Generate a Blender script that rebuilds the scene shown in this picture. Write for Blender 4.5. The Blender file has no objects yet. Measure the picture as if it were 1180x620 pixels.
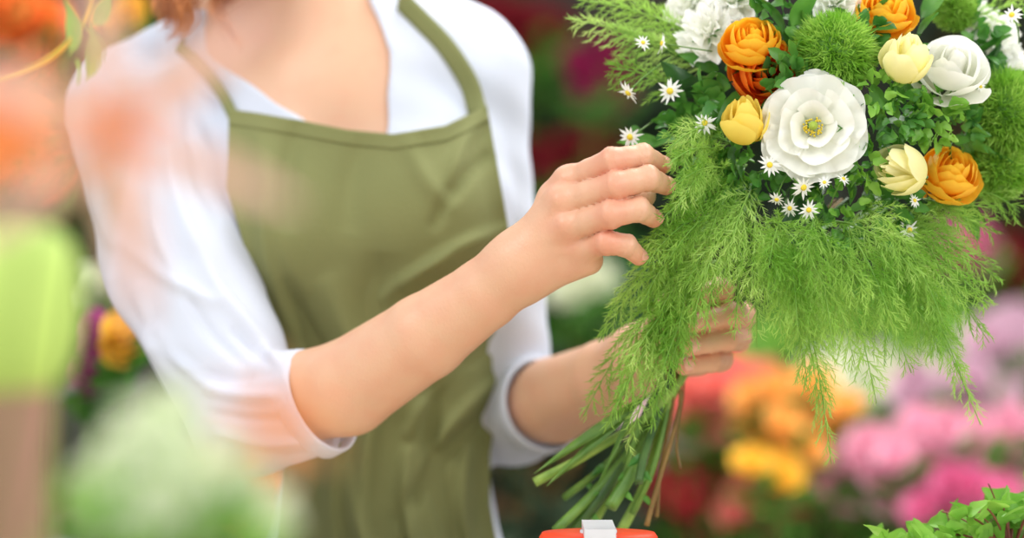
import bpy, math, random
import numpy as np
from mathutils import Vector, Matrix
from mathutils.bvhtree import BVHTree
random.seed(5); rng=np.random.default_rng(7)
COL=bpy.context.scene.collection
D=1.7; K=36/85/1180; CZ=1.1
def S(y): return (y+D)*K
def P(px,py,y):
    s=S(y); return np.array([(px-590)*s,y,CZ-(py-310)*s])
def lin(c):
    o=[]
    for v in c:
        v=v/255; o.append(v/12.92 if v<=.04045 else ((v+.055)/1.055)**2.4)
    return (*o,1)
# ---------------------------------------------------------------- objects
def mesh_obj(name,V,F,mat=None,parent=None,smooth=True,tone=None):
    me=bpy.data.meshes.new(name)
    V=np.asarray(V,dtype=float)
    F=F.tolist() if isinstance(F,np.ndarray) else F
    me.from_pydata(V.tolist(),[],F)
    if smooth: me.polygons.foreach_set('use_smooth',[True]*len(me.polygons))
    if tone is not None:
        a=me.attributes.new('tone','FLOAT','POINT'); a.data.foreach_set('value',np.asarray(tone,dtype=np.float32))
    o=bpy.data.objects.new(name,me); COL.objects.link(o)
    if mat: me.materials.append(mat)
    if parent is not None: o.parent=parent
    return o
def empty(name,loc,label=None,cat=None,group=None):
    o=bpy.data.objects.new(name,None); o.empty_display_size=.05; COL.objects.link(o); o.location=tuple(loc)
    tag(o,label,cat,group); return o
def tag(o,label=None,cat=None,group=None,kind=None):
    if label: o['label']=label
    if cat: o['category']=cat
    if group: o['group']=group
    if kind: o['kind']=kind
    return o
def copy_tree(o,parent=None):
    c=o.copy(); COL.objects.link(c); c.parent=parent
    for ch in [x for x in o.children]:
        copy_tree(ch,c)
    return c
# ---------------------------------------------------------------- materials
def base_mat(name,rough=.6,sss=0,sheen=0):
    m=bpy.data.materials.new(name); m.use_nodes=True
    n=m.node_tree.nodes; b=n['Principled BSDF']; b.inputs['Roughness'].default_value=rough
    if sss:
        b.inputs['Subsurface Weight'].default_value=sss; b.inputs['Subsurface Radius'].default_value=(1,.35,.2); b.inputs['Subsurface Scale'].default_value=.006
    if sheen: b.inputs['Sheen Weight'].default_value=sheen
    return m,n,m.node_tree.links,b
def noise_mat(name,c1,c2,scale=20,rough=.6,bump=0,bscale=None,sss=0,sheen=0,transl=0,detail=3):
    m,n,l,b=base_mat(name,rough,sss,sheen)
    tc=n.new('ShaderNodeTexCoord'); no=n.new('ShaderNodeTexNoise'); no.inputs['Scale'].default_value=scale; no.inputs['Detail'].default_value=detail
    l.new(tc.outputs['Object'],no.inputs['Vector'])
    r=n.new('ShaderNodeValToRGB'); r.color_ramp.elements[0].position=.35; r.color_ramp.elements[1].position=.65
    r.color_ramp.elements[0].color=lin(c1); r.color_ramp.elements[1].color=lin(c2)
    l.new(no.outputs['Fac'],r.inputs['Fac']); l.new(r.outputs['Color'],b.inputs['Base Color'])
    if bump:
        n2=n.new('ShaderNodeTexNoise'); n2.inputs['Scale'].default_value=bscale or scale*6; l.new(tc.outputs['Object'],n2.inputs['Vector'])
        bp=n.new('ShaderNodeBump'); bp.inputs['Strength'].default_value=bump; bp.inputs['Distance'].default_value=.001
        l.new(n2.outputs['Fac'],bp.inputs['Height']); l.new(bp.outputs['Normal'],b.inputs['Normal'])
    if transl: add_transl(m,r.outputs['Color'],transl)
    return m
def add_transl(m,sock,f):
    n=m.node_tree.nodes; l=m.node_tree.links; b=n['Principled BSDF']; out=n['Material Output']
    t=n.new('ShaderNodeBsdfTranslucent'); l.new(sock,t.inputs['Color']); mx=n.new('ShaderNodeMixShader'); mx.inputs[0].default_value=f
    l.new(b.outputs[0],mx.inputs[1]); l.new(t.outputs[0],mx.inputs[2]); l.new(mx.outputs[0],out.inputs['Surface'])
def tone_mat(name,c0,c1,rough=.55,transl=.25,mid=None,noise=.12):
    m,n,l,b=base_mat(name,rough)
    at=n.new('ShaderNodeAttribute'); at.attribute_name='tone'
    no=n.new('ShaderNodeTexNoise'); no.inputs['Scale'].default_value=60
    tc=n.new('ShaderNodeTexCoord'); l.new(tc.outputs['Object'],no.inputs['Vector'])
    ma=n.new('ShaderNodeMath'); ma.operation='MULTIPLY_ADD'; ma.inputs[1].default_value=noise*2; l.new(no.outputs['Fac'],ma.inputs[0])
    mb=n.new('ShaderNodeMath'); mb.operation='SUBTRACT'; mb.inputs[1].default_value=noise; l.new(at.outputs['Fac'],mb.inputs[0]); l.new(mb.outputs[0],ma.inputs[2])
    r=n.new('ShaderNodeValToRGB'); r.color_ramp.elements[0].color=lin(c0); r.color_ramp.elements[1].color=lin(c1)
    if mid: e=r.color_ramp.elements.new(.5); e.color=lin(mid)
    l.new(ma.outputs[0],r.inputs['Fac']); l.new(r.outputs['Color'],b.inputs['Base Color'])
    if transl: add_transl(m,r.outputs['Color'],transl)
    return m
M={}
m=tone_mat('skin',(222,176,144),(222,134,108),rough=.42,transl=0,noise=.24)
b=m.node_tree.nodes['Principled BSDF']; b.inputs['Subsurface Weight'].default_value=.1; b.inputs['Subsurface Radius'].default_value=(1,.35,.2); b.inputs['Subsurface Scale'].default_value=.004
nt=m.node_tree; bn=nt.nodes.new('ShaderNodeTexNoise'); bn.inputs['Scale'].default_value=320; bn.inputs['Detail'].default_value=4; bp=nt.nodes.new('ShaderNodeBump'); bp.inputs['Strength'].default_value=.5; bp.inputs['Distance'].default_value=.0006
nt.links.new(bn.outputs['Fac'],bp.inputs['Height']); nt.links.new(bp.outputs['Normal'],b.inputs['Normal']); M['skin']=m
M['nail']=noise_mat('nail',(232,168,146),(236,180,160),40,.22)
M['shirt']=noise_mat('white_jersey',(202,208,222),(210,215,228),8,.85,.35,700)
M['apron']=noise_mat('olive_cotton',(118,122,74),(132,135,86),5,.9,.7,600)
M['hair']=noise_mat('copper_hair',(158,88,44),(216,142,86),60,.4)
M['denim']=noise_mat('denim',(50,60,85),(62,74,100),30,.8)
M['shoe']=noise_mat('shoe',(60,50,45),(75,62,54),30,.5)
M['fern']=noise_mat('fern_green',(120,176,52),(180,218,104),25,.6,transl=.4)
M['fernlight']=noise_mat('fern_light',(146,196,76),(200,230,130),25,.6,transl=.45)
M['fernstem']=noise_mat('fern_stem',(110,160,56),(140,180,76),25,.6)
M['fuzz']=noise_mat('fuzzy_green',(124,180,48),(176,216,96),50,.6,transl=.35)
M['fuzzcore']=noise_mat('fuzzy_core',(84,136,36),(110,160,50),50,.6)
M['leaf']=noise_mat('leaf_green',(62,124,44),(104,162,64),30,.4,transl=.25)
M['leafdark']=noise_mat('leaf_dark',(38,84,36),(66,116,52),30,.4,transl=.15)
M['leafbright']=noise_mat('leaf_bright',(108,172,56),(154,206,84),30,.45,transl=.3)
M['stem']=noise_mat('stem_green',(74,118,38),(112,152,60),40,.45)
M['stemlight']=noise_mat('stem_light',(112,152,58),(150,184,84),40,.45)
M['stemdark']=noise_mat('stem_dark',(48,84,32),(76,112,46),40,.45)
M['stembrown']=noise_mat('stem_brown',(112,84,40),(146,114,60),40,.6)
M['white']=tone_mat('petal_white',(236,238,214),(254,254,250),transl=.35,noise=.05)
M['cream']=tone_mat('petal_cream',(244,238,130),(254,248,196),transl=.35)
M['yellow']=tone_mat('petal_yellow',(250,216,60),(255,236,120),transl=.35)
M['orange']=tone_mat('petal_orange',(255,130,10),(255,214,60),transl=.4,mid=(255,176,20))
M['redorange']=tone_mat('petal_redorange',(238,70,14),(255,140,34),transl=.4)
M['golden']=tone_mat('petal_golden',(255,168,14),(255,214,64),transl=.4)
M['stamen']=noise_mat('stamen_yellow',(216,190,30),(240,218,70),300,.6)
M['pistil']=noise_mat('pistil_green',(140,170,50),(180,200,80),300,.6)
# ---------------------------------------------------------------- SDF tools
class Grid:
    def __init__(s,lo,hi,h):
        s.lo=np.array(lo,float); s.h=h
        ax=[np.arange(lo[i],hi[i]+h,h,dtype=np.float32) for i in range(3)]
        s.X=ax[0][:,None,None]; s.Y=ax[1][None,:,None]; s.Z=ax[2][None,None,:]
    def cap(s,a,b,ra,rb=None,flat=None):
        if rb is None: rb=ra
        a=np.asarray(a,np.float32); b=np.asarray(b,np.float32); d=b-a; L=float(d@d)+1e-9
        x=s.X-a[0]; y=s.Y-a[1]; z=s.Z-a[2]
        t=np.clip((x*d[0]+y*d[1]+z*d[2])/L,0,1)
        return np.sqrt((x-d[0]*t)**2+(y-d[1]*t)**2+(z-d[2]*t)**2)-(ra+(rb-ra)*t)
    def ell(s,c,r):
        x=(s.X-c[0]);y=(s.Y-c[1]);z=(s.Z-c[2])
        k0=np.sqrt((x/r[0])**2+(y/r[1])**2+(z/r[2])**2); k1=np.sqrt((x/r[0]**2)**2+(y/r[1]**2)**2+(z/r[2]**2)**2)+1e-6
        return k0*(k0-1)/k1
    def half(s,p,n):
        return (s.X-p[0])*n[0]+(s.Y-p[1])*n[1]+(s.Z-p[2])*n[2]
    def mesh(s,F):
        I=F<0
        c=[(i,j,k) for i in (0,1) for j in (0,1) for k in (0,1)]
        n=F.shape
        def sl(a,o): return a[o[0]:n[0]-1+o[0],o[1]:n[1]-1+o[1],o[2]:n[2]-1+o[2]]
        cnt=np.zeros((n[0]-1,n[1]-1,n[2]-1),np.int8)
        for o in c: cnt+=sl(I,o)
        act=(cnt>0)&(cnt<8); ids=np.argwhere(act)
        idx=-np.ones(act.shape,np.int64); idx[act]=np.arange(len(ids))
        vals=np.stack([sl(F,o)[act] for o in c],1); co=np.array(c,float)
        pos=np.zeros((len(ids),3)); w=np.zeros(len(ids))
        for a in range(8):
            for b in range(a+1,8):
                if abs(co[a]-co[b]).sum()!=1: continue
                va,vb=vals[:,a],vals[:,b]; mk=(va<0)!=(vb<0)
                t=np.where(mk,va/np.where(mk,va-vb,1),0)
                pos+=np.where(mk[:,None],co[a]+(co[b]-co[a])*t[:,None],0); w+=mk
        V=s.lo+(ids+pos/w[:,None])*s.h
        Q=[]
        for ax in range(3):
            u,v=(ax+1)%3,(ax+2)%3
            A=np.moveaxis(I,(ax,u,v),(0,1,2)); J=np.moveaxis(idx,(ax,u,v),(0,1,2))
            ch=A[:-1,1:-1,1:-1]!=A[1:,1:-1,1:-1]; p=np.argwhere(ch)
            if not len(p): continue
            i,j,k=p[:,0],p[:,1]+1,p[:,2]+1
            q=np.stack([J[i,j-1,k-1],J[i,j,k-1],J[i,j,k],J[i,j-1,k]],1)
            ins=A[i,j,k]; q[~ins]=q[~ins][:,::-1]; Q.append(q)
        Q=np.concatenate(Q); Q=Q[(Q>=0).all(1)]
        return V,Q
def smin(a,b,k):
    h=np.clip(.5+.5*(b-a)/k,0,1); return b*(1-h)+a*h-k*h*(1-h)
def vnormals(V,F):
    N=np.zeros_like(V); a=V[F[:,2]]-V[F[:,0]]; b=V[F[:,3]]-V[F[:,1]]; n=np.cross(a,b)
    for i in range(4): np.add.at(N,F[:,i],n)
    return N/(np.linalg.norm(N,axis=1,keepdims=True)+1e-12)
# ---------------------------------------------------------------- generic geometry
def norm(v): v=np.asarray(v,float); return v/(np.linalg.norm(v)+1e-12)
def bez(p,n):
    p=[np.asarray(q,float) for q in p]; t=np.linspace(0,1,n)[:,None]
    if len(p)==3: return (1-t)**2*p[0]+2*t*(1-t)*p[1]+t*t*p[2]
    return (1-t)**3*p[0]+3*t*(1-t)**2*p[1]+3*t*t*(1-t)*p[2]+t**3*p[3]
def catmull(pts,n=8):
    pts=[np.asarray(p,float) for p in pts]; pts=[2*pts[0]-pts[1]]+pts+[2*pts[-1]-pts[-2]]; out=[]
    for i in range(1,len(pts)-2):
        for t in np.linspace(0,1,n,endpoint=False):
            a,b,c,d=pts[i-1:i+3]; out.append(.5*((2*b)+(-a+c)*t+(2*a-5*b+4*c-d)*t*t+(-a+3*b-3*c+d)*t**3))
    out.append(pts[-2]); return np.array(out)
def tube(pts,r,sides=6):
    pts=np.asarray(pts,float); n=len(pts); r=np.broadcast_to(np.asarray(r,float),(n,))
    T=np.gradient(pts,axis=0); V=[];u=None
    for i in range(n):
        t=norm(T[i])
        if u is None: u=norm(np.cross(t,[.3,.9,.2]))
        u=norm(u-t*(u@t)); w=np.cross(t,u)
        for k in range(sides):
            a=2*math.pi*k/sides; V.append(pts[i]+r[i]*(u*math.cos(a)+w*math.sin(a)))
    F=[[i*sides+k,i*sides+(k+1)%sides,(i+1)*sides+(k+1)%sides,(i+1)*sides+k] for i in range(n-1) for k in range(sides)]
    F.append(list(range(sides))[::-1]); F.append([(n-1)*sides+k for k in range(sides)])
    return np.array(V),F
def merge(parts):
    V=[];F=[];o=0
    for v,f in parts:
        V.append(v); F+= [[int(i)+o for i in q] for q in f]; o+=len(v)
    return np.concatenate(V),F
def lathe(prof,seg=32):
    V=[];n=len(prof)
    for r,z in prof:
        for k in range(seg):
            a=2*math.pi*k/seg; V.append((r*math.cos(a),r*math.sin(a),z))
    F=[[i*seg+k,i*seg+(k+1)%seg,(i+1)*seg+(k+1)%seg,(i+1)*seg+k] for i in range(n-1) for k in range(seg)]
    return np.array(V),F
def box(x0,x1,y0,y1,z0,z1,bev=0):
    V=np.array([(x,y,z) for x in (x0,x1) for y in (y0,y1) for z in (z0,z1)])
    F=[[0,1,3,2],[4,6,7,5],[0,4,5,1],[2,3,7,6],[0,2,6,4],[1,5,7,3]]
    return V,F
def leaf(L=1,W=.4,fold=.25,curl=.3,n=7,lobes=0):
    V=[];F=[]
    for i in range(n):
        t=i/(n-1); w=W*.5*math.sin(math.pi*min(1,t**.75))**.9+.002*L
        if lobes: w*=1+.25*math.sin(t*lobes*6.28)
        for s in (-1,-.5,0,.5,1):
            V.append((s*w,t*L,abs(s)*w*fold-curl*L*t*t+.03*L*math.sin(6*t+s*2)))
    for i in range(n-1):
        for j in range(4): a=i*5+j; F.append([a,a+1,a+6,a+5])
    return np.array(V),F
def frame(axis,spin=0.):
    z=norm(axis); x=norm(np.cross([0.1,.2,1] if abs(z[2])<.95 else [1,0,0],z)); y=np.cross(z,x)
    R=np.stack([x,y,z],1); c,s=math.cos(spin),math.sin(spin)
    return R@np.array([[c,-s,0],[s,c,0],[0,0,1]])
def place(o,p,axis,scale,spin=0.,rel=None):
    R=frame(axis,spin); m=Matrix([[*(R[i]*scale),0] for i in range(3)]+[[0,0,0,1]])
    q=np.asarray(p)-(np.asarray(rel) if rel is not None else 0)
    m.translation=Vector(q); o.matrix_local=m; return o
def scatter(tmpl,pos,dirs,scales,spins):
    V,F=tmpl; Vs=[];Fs=[];nv=len(V)
    for i in range(len(pos)):
        d=norm(dirs[i]); u=norm(np.cross(d,[math.cos(spins[i]),math.sin(spins[i]),.4])); w=np.cross(u,d)
        R=np.stack([u,d,w],1); Vs.append((V*scales[i])@R.T+pos[i]); Fs+=[[q+i*nv for q in f] for f in F]
    return np.concatenate(Vs),Fs
def needles(B,Dr,L,w):
    r=rng.normal(size=B.shape); r[:,1]*=.25; s=np.cross(Dr,np.array([0,1,0])+r*.8); s/=np.linalg.norm(s,axis=1,keepdims=True)+1e-9
    w=np.broadcast_to(np.asarray(w),(len(B),))[:,None]; L=np.broadcast_to(np.asarray(L),(len(B),))[:,None]
    a=B-s*w*.5; b=B+s*w*.5; c=B+Dr*L*.6+s*w*.4; d=B+Dr*L
    V=np.stack([a,b,c,d],1).reshape(-1,3); i=np.arange(len(B))[:,None]*4
    F=np.concatenate([i,i+1,i+2,i+3],1); return V,F
# ---------------------------------------------------------------- flowers (unit radius, axis +z)
def bloom(layers,seed=0,nt=9,ns=11):
    rd=random.Random(seed); V=[];F=[];T=[]
    for li,lay in enumerate(layers):
        n,span,pts,ruf=lay[:4]; cutb=lay[4] if len(lay)>4 else .14; var=lay[5] if len(lay)>5 else .04
        ph0=rd.random()*6.28
        for k in range(n):
            ph=ph0+2*math.pi*k/n+rd.uniform(-.15,.15); sc=rd.uniform(1-var,1+var); zs=rd.uniform(1-var*1.5,1+var*1.2); rp=rd.random()*6.28; rp2=rd.random()*6.28
            base=len(V); cut=cutb*rd.uniform(.8,1.25); notch=rd.uniform(0,.05)
            P0=(.03,-.05); C=[P0]+list(pts); sg=1
            for i in range(nt):
                t0=i/(nt-1)
                for j in range(ns):
                    s=-1+2*j/(ns-1); t=t0*(1-cut*abs(s)**2.4-notch*math.exp(-(s/.2)**2))
                    a,b_,c_,d_=C; q=1-t
                    r=q**3*a[0]+3*q*q*t*b_[0]+3*q*t*t*c_[0]+t**3*d_[0]
                    z=q**3*a[1]+3*q*q*t*b_[1]+3*q*t*t*c_[1]+t**3*d_[1]
                    wd=.35+.65*min(1,t0*1.5)
                    ang=ph+span*s*wd
                    rr=r*sc+.05*s*t+ruf*.6*t**3*math.sin(s*5+rp)+.04*t0**7
                    z=z*zs+ruf*t**3*math.sin(s*7+rp2)+ruf*.5*t**4*math.sin(s*15+rp)
                    V.append((rr*math.cos(ang),rr*math.sin(ang),z)); T.append(min(1,max(0,t0*.9+.1*(1-abs(s)))))
            for i in range(nt-1):
                for j in range(ns-1): p=base+i*ns+j; F.append([p,p+1,p+ns+1,p+ns])
    return np.array(V),F,T
LIS=[(5,.86,[(.35,-.16),(.75,-.04),(1.02,.0)],.075,.1,.06),(5,.84,[(.35,-.05),(.68,.06),(.9,.16)],.08,.12,.07),(4,.95,[(.26,.0),(.5,.16),(.66,.3)],.07,.14,.08),(3,1.1,[(.18,.05),(.3,.22),(.4,.36)],.04,.14,.07)]
STK=[(6,.7,[(.35,-.1),(.75,.0),(1.0,.1)],.16),(6,.7,[(.3,0),(.6,.2),(.8,.35)],.18),(5,.7,[(.2,.1),(.4,.35),(.55,.55)],.16),(4,.8,[(.1,.1),(.2,.4),(.25,.6)],.12)]
ROSE=[(3,.95,[(.7,-.3),(1.1,-.05),(1.22,.2)],.045,.26,.06),(3,1.05,[(.7,-.25),(1.08,.25),(1.0,.66)],.03,.28,.06),(3,1.15,[(.65,-.2),(.98,.5),(.58,1.0)],.02,.3,.06),(3,1.1,[(.5,-.1),(.72,.7),(.32,1.14)],.01,.32,.04),(3,1.1,[(.36,0),(.46,.8),(.12,1.2)],.01,.3,.03),(2,1.5,[(.2,0),(.26,.8),(.04,1.2)],.0,.3)]
BUD=[(3,.95,[(.8,-.1),(1.15,.7),(1.0,1.45)],.05,.32,.08),(3,1.05,[(.8,.0),(1.05,.9),(.62,1.8)],.03,.32,.07),(3,1.1,[(.65,.0),(.88,1.1),(.34,1.98)],.015,.34,.05),(3,1.1,[(.45,.0),(.6,1.2),(.14,2.02)],.01,.36),(2,1.6,[(.25,.0),(.36,1.2),(.05,1.97)],.0)]
RAN=[(4,.85,[(.8,-.4),(1.2,-.1),(1.12,.22)],.05,.28,.07),(4,.9,[(.8,-.3),(1.2,.2),(.94,.58)],.04,.3,.08),(4,.9,[(.75,-.2),(1.1,.45),(.74,.82)],.03,.32,.08),(4,.95,[(.65,-.1),(.95,.6),(.52,.98)],.025,.34,.07),(4,.95,[(.5,0),(.72,.7),(.34,1.06)],.02,.34,.06),(3,1.1,[(.34,0),(.48,.75),(.18,1.08)],.015,.36,.05),(3,1.1,[(.18,0),(.26,.75),(.05,1.04)],.0,.36)]
def flower(name,layers,mat,p,axis,r,spin,parent,rel,label=None,seed=0,center=None):
    V,F,T=bloom(layers,seed,12,17); o=mesh_obj(name,V,F,mat,parent,tone=T); place(o,p,axis,r,spin,rel)
    if label: o['label']=label
    cal=scatter(leaf(1,.5,.2,-.3),np.zeros((5,3))+[0,0,-.1],[(math.cos(a),math.sin(a),.2) for a in np.arange(5)*1.257],[.6]*5,[0]*5)
    mesh_obj('calyx',cal[0],cal[1],M['leaf'],o)
    if center=='lis':
        n=60; d=rng.normal(size=(n,3)); d[:,2]=abs(d[:,2])+.5; d/=np.linalg.norm(d,axis=1,keepdims=True)
        parts=[]
        for q in d*[.19,.19,.22]+[0,0,.06]:
            v,f=tube([q,q+[0,0,.06]],[.022,.018],5); parts.append((v,f))
        v,f=merge(parts); mesh_obj('stamens',v,f,M['stamen'],o)
        v,f=tube([(0,0,0),(0,0,.26),(0,0,.34)],[.05,.06,.09],8); mesh_obj('pistil',v,f,M['pistil'],o)
    return o
def daisy_mesh():
    parts=[]
    for k in range(12):
        a=2*math.pi*k/12+random.uniform(-.16,.16); L=random.uniform(.72,1.0)
        v,f=leaf(L,.22,-.3,random.uniform(-.15,.35),6); v=v+[0,.05,0]; c,s=math.cos(a),math.sin(a)
        parts.append((v@np.array([[c,-s,0],[s,c,0],[0,0,1]]).T,f))
    return merge(parts)
DZ=daisy_mesh(); DC=lathe([(.24,-.02),(.23,.08),(.16,.15),(.001,.18)],12)
daisy_proto=[None]
def make_daisy(p,axis,r,spin,parent,rel):
    if daisy_proto[0] is None:
        o=mesh_obj('aster',DZ[0],DZ[1],M['white'],parent,tone=np.ones(len(DZ[0]))); 
        mesh_obj('flower_center',DC[0],DC[1],M['stamen'],o)
        v,f=tube(bez([(0,0,0),(.1,.1,-2),(.5,-.6,-4.5)],6),[.07]*6,5); mesh_obj('stem',v,f,M['stem'],o); daisy_proto[0]=o
    else: o=copy_tree(daisy_proto[0],parent)
    place(o,p,axis,r,spin,rel); return o

# ================================================================= SETTING
v,f=box(-4,4,-3,4,-.1,0); tag(mesh_obj('floor',v,f,noise_mat('floor_stone',(150,142,132),(170,162,150),6,.7),smooth=False),kind='structure')
v,f=box(-4,4,3.4,3.5,0,3); tag(mesh_obj('wall_back',v,f,noise_mat('wall_dark',(46,44,38),(60,54,46),3,.9),smooth=False),kind='structure')
wood=noise_mat('counter_wood',(205,190,165),(220,206,182),8,.5); woodd=noise_mat('stand_wood',(96,70,48),(120,90,62),8,.6)
ct=empty('counter',(0,-.6,0),'pale wooden florist counter under the bouquet stems','counter')
v,f=box(-.9,.9,-.62,.66,.84,.88); mesh_obj('countertop',v,f,wood,ct,False)
v,f=box(-.86,.86,-.58,.62,.0,.84); mesh_obj('base',v,f,wood,ct,False)

# ================================================================= PERSON
person=empty('person',(P(440,600,.24)[0],.24,0),'person in white top and olive green apron holding up a bouquet','person')
PR=np.array(person.location)
def pobj(name,V,F,mat,parent=person,**k):
    V=np.asarray(V,float)-PR; return mesh_obj(name,V,F,mat,parent,**k)
sh_r=P(152,128,.20); el_r=P(285,478,.08)
sh_l=P(540,92,.24); el_l=P(592,478,.25)
def torso(g,o):
    F=g.ell(P(400,235,.25),(.128+o,.098+o,.19+o))
    F=smin(F,g.ell(P(395,130,.245),(.13+o,.075+o,.075+o)),.05)
    F=smin(F,g.ell(P(325,255,.185),(.058+o,.062+o,.062+o)),.045)
    F=smin(F,g.ell(P(492,240,.185),(.058+o,.062+o,.062+o)),.045)
    F=smin(F,g.ell(P(446,450,.25),(.082+o,.072+o,.17+o)),.04)
    F=smin(F,g.ell(P(440,700,.26),(.104+o,.095+o,.13+o)),.04)
    F=smin(F,g.cap(P(345,30,.25),sh_r+[.01,.02,.012],.048+o,.046+o),.035)
    F=smin(F,g.cap(P(350,30,.25),sh_l+[0,0,.01],.048+o,.043+o),.035)
    return F
# --- shirt
g=Grid((-.42,.0,.78),(.12,.42,1.36),.0024)
F=torso(g,.003)
TORSO=g.mesh(F)
cuff_r=P(372,463,.045); ax_r=norm(P(605,303,-.035)-el_r)
cuff_l=P(628,466,.205); ax_l=norm(P(745,418,.085)-el_l)
a1=g.cap(sh_r,(sh_r+el_r)/2+[-.006,0,-.004],.052,.054); a1=smin(a1,g.cap((sh_r+el_r)/2+[-.006,0,-.004],el_r,.054,.045),.012)
f1=np.maximum(g.cap(el_r,cuff_r+ax_r*.005,.045,.0380),g.half(cuff_r,ax_r))
a1=smin(a1,f1,.006)
a1=np.maximum(a1,-np.maximum(g.cap(cuff_r-ax_r*.025,cuff_r+ax_r*.05,.0360),-g.half(cuff_r-ax_r*.012,ax_r)))
a2=g.cap(sh_l,el_l,.043,.035)
f2=np.maximum(g.cap(el_l,cuff_l+ax_l*.005,.036,.0372),g.half(cuff_l,ax_l))
a2=smin(a2,f2,.006); a2=smin(a2,g.cap(el_l+[.0,0,-.010],el_l+[0,0,-.010],.032),.01)
a2=np.maximum(a2,-np.maximum(g.cap(cuff_l-ax_l*.025,cuff_l+ax_l*.05,.0352),-g.half(cuff_l-ax_l*.012,ax_l)))
F=smin(F,a1,.012); F=smin(F,a2,.012)
# neckline
poly=[(230,30),(236,62),(292,100),(352,140),(375,185),(440,185),(448,150),(449,60),(424,-5),(415,-90),(232,-90)]
s0=S(.16); pg=np.array([((a-590)*s0,CZ-(b-310)*s0) for a,b in poly])
X2=g.X[:,0,0][:,None]; Z2=g.Z[0,0,:][None,:]
dm=np.full((X2.shape[0],Z2.shape[1]),1e9); inside=np.zeros(dm.shape,bool)
for i in range(len(pg)):
    a=pg[i]; b=pg[(i+1)%len(pg)]; e=b-a; wx=X2-a[0]; wz=Z2-a[1]
    t=np.clip((wx*e[0]+wz*e[1])/(e@e),0,1); dm=np.minimum(dm,(wx-e[0]*t)**2+(wz-e[1]*t)**2)
    cond=((a[1]>Z2)!=(b[1]>Z2))&(X2<(b[0]-a[0])*(Z2-a[1])/((b[1]-a[1]) if abs(b[1]-a[1])>1e-9 else 1e-9)+a[0]); inside^=cond
sd=np.sqrt(dm)*np.where(inside,-1,1)
cut=np.maximum(sd[:,None,:].astype(np.float32),g.Y-.25)
cut=np.minimum(cut,g.cap(P(348,60,.26),P(348,-90,.27),.058,.075))
F=np.maximum(F,-cut)
V,Q=g.mesh(F)
N=vnormals(V,Q)
def topx(V): s=(V[:,1]+D)*K; return 590+V[:,0]/s, 310-(V[:,2]-CZ)/s
def folds(V,N,lst,amp=1.6):
    px,py=topx(V); d=np.zeros(len(V))
    for x0,y0,x1,y1,w,a in lst:
        e=np.array([x1-x0,y1-y0],float); L=e@e; t=((px-x0)*e[0]+(py-y0)*e[1])/L; tc=np.clip(t,0,1)
        bow=np.sin(np.pi*tc)*L**.5*.06
        dist=np.hypot(px-x0-e[0]*tc+bow*e[1]/L**.5,py-y0-e[1]*tc-bow*e[0]/L**.5); d+=amp*a*.001*np.exp(-(dist/w)**2)*(np.sin(np.pi*np.clip(t*.8+.1,0.02,.98))**.7)
    return d
SF=[(120,110,150,250,11,2),(150,180,215,300,11,-1.5),(215,110,250,250,9,-1.5),(190,150,230,290,9,2.4),(235,300,310,400,9,3),(205,320,280,420,7,-1.5),(180,380,250,450,8,2.5),(220,430,330,425,7,-1.6),(240,450,345,452,7,3),(240,475,350,480,6,-1.6),(250,500,360,505,7,2.5),(280,522,365,522,5,-1.4),(300,400,350,430,6,2.5),(270,380,320,420,6,-1.6),(100,260,180,400,10,2.4),(135,330,220,420,8,-1.5),(110,180,130,280,8,2.2),(160,330,200,440,8,2.2),(170,220,210,330,8,2.2),(145,280,250,350,8,2.2),
    (575,120,590,260,7,2),(600,220,610,350,6,-1.5),(590,300,625,400,7,2.5),(585,400,630,430,5,-1.5),(585,490,615,510,5,2.5),(595,450,630,465,5,2),(585,430,630,450,5,2),(230,90,262,120,7,2.5),(130,90,220,75,8,1.5),(470,70,480,120,8,1.8),(560,80,575,140,8,-1.5),(500,30,530,100,8,1.8)]
dsp=folds(V,N,SF,2.1)*np.clip(-N[:,1]*1.5+.3,0,1)*np.clip(((V-cuff_r)@(-ax_r)-.004)/.01,0,1)
nz=.0010*np.sin(V[:,0]*70+V[:,2]*55)*np.sin(V[:,2]*90-V[:,0]*40+V[:,1]*60)
V2=V+N*(dsp+nz*(np.linalg.norm(V-cuff_r,axis=1)>.055))[:,None]
shirt=pobj('shirt',V2,Q,M['shirt'])
shirt['label']='white long-sleeved jersey top with pushed-up sleeves'
# --- body (torso, neck, head)
g=Grid((-.40,.03,.80),(.10,.42,1.60),.0030)
F=torso(g,-.0025)
nk0=P(348,40,.255); nk1=P(352,-110,.235)
F=smin(F,g.cap(nk0,nk1,.052,.047),.035)
F=smin(F,g.cap(P(335,38,.205),P(235,0,.215),.006,.008),.018); F=smin(F,g.cap(P(372,40,.205),P(455,8,.215),.006,.008),.018)
F=smin(F,g.cap(sh_r,el_r,.038,.034),.006); F=smin(F,g.cap(sh_l,el_l,.031,.025),.006)
hc=P(356,-205,.225)
th=math.radians(18); Rh=np.array([[math.cos(th),-math.sin(th),0],[math.sin(th),math.cos(th),0],[0,0,1]]); tp=math.radians(16)
Rh=Rh@np.array([[1,0,0],[0,math.cos(tp),math.sin(tp)*-1],[0,math.sin(tp),math.cos(tp)]])
def H(x,y,z): return hc+Rh@np.array([x,y,z])
F=smin(F,g.ell(H(0,.01,.03),(.074,.088,.083)),.03)
F=smin(F,g.ell(H(0,-.025,-.03),(.056,.058,.072)),.03)
F=smin(F,g.ell(H(0,-.06,-.082),(.022,.018,.016)),.02)
F=smin(F,g.cap(H(0,-.084,.005),H(0,-.106,-.028),.006,.009),.012)
F=smin(F,g.cap(H(-.012,-.09,-.033),H(.012,-.09,-.033),.006),.008)
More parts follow.
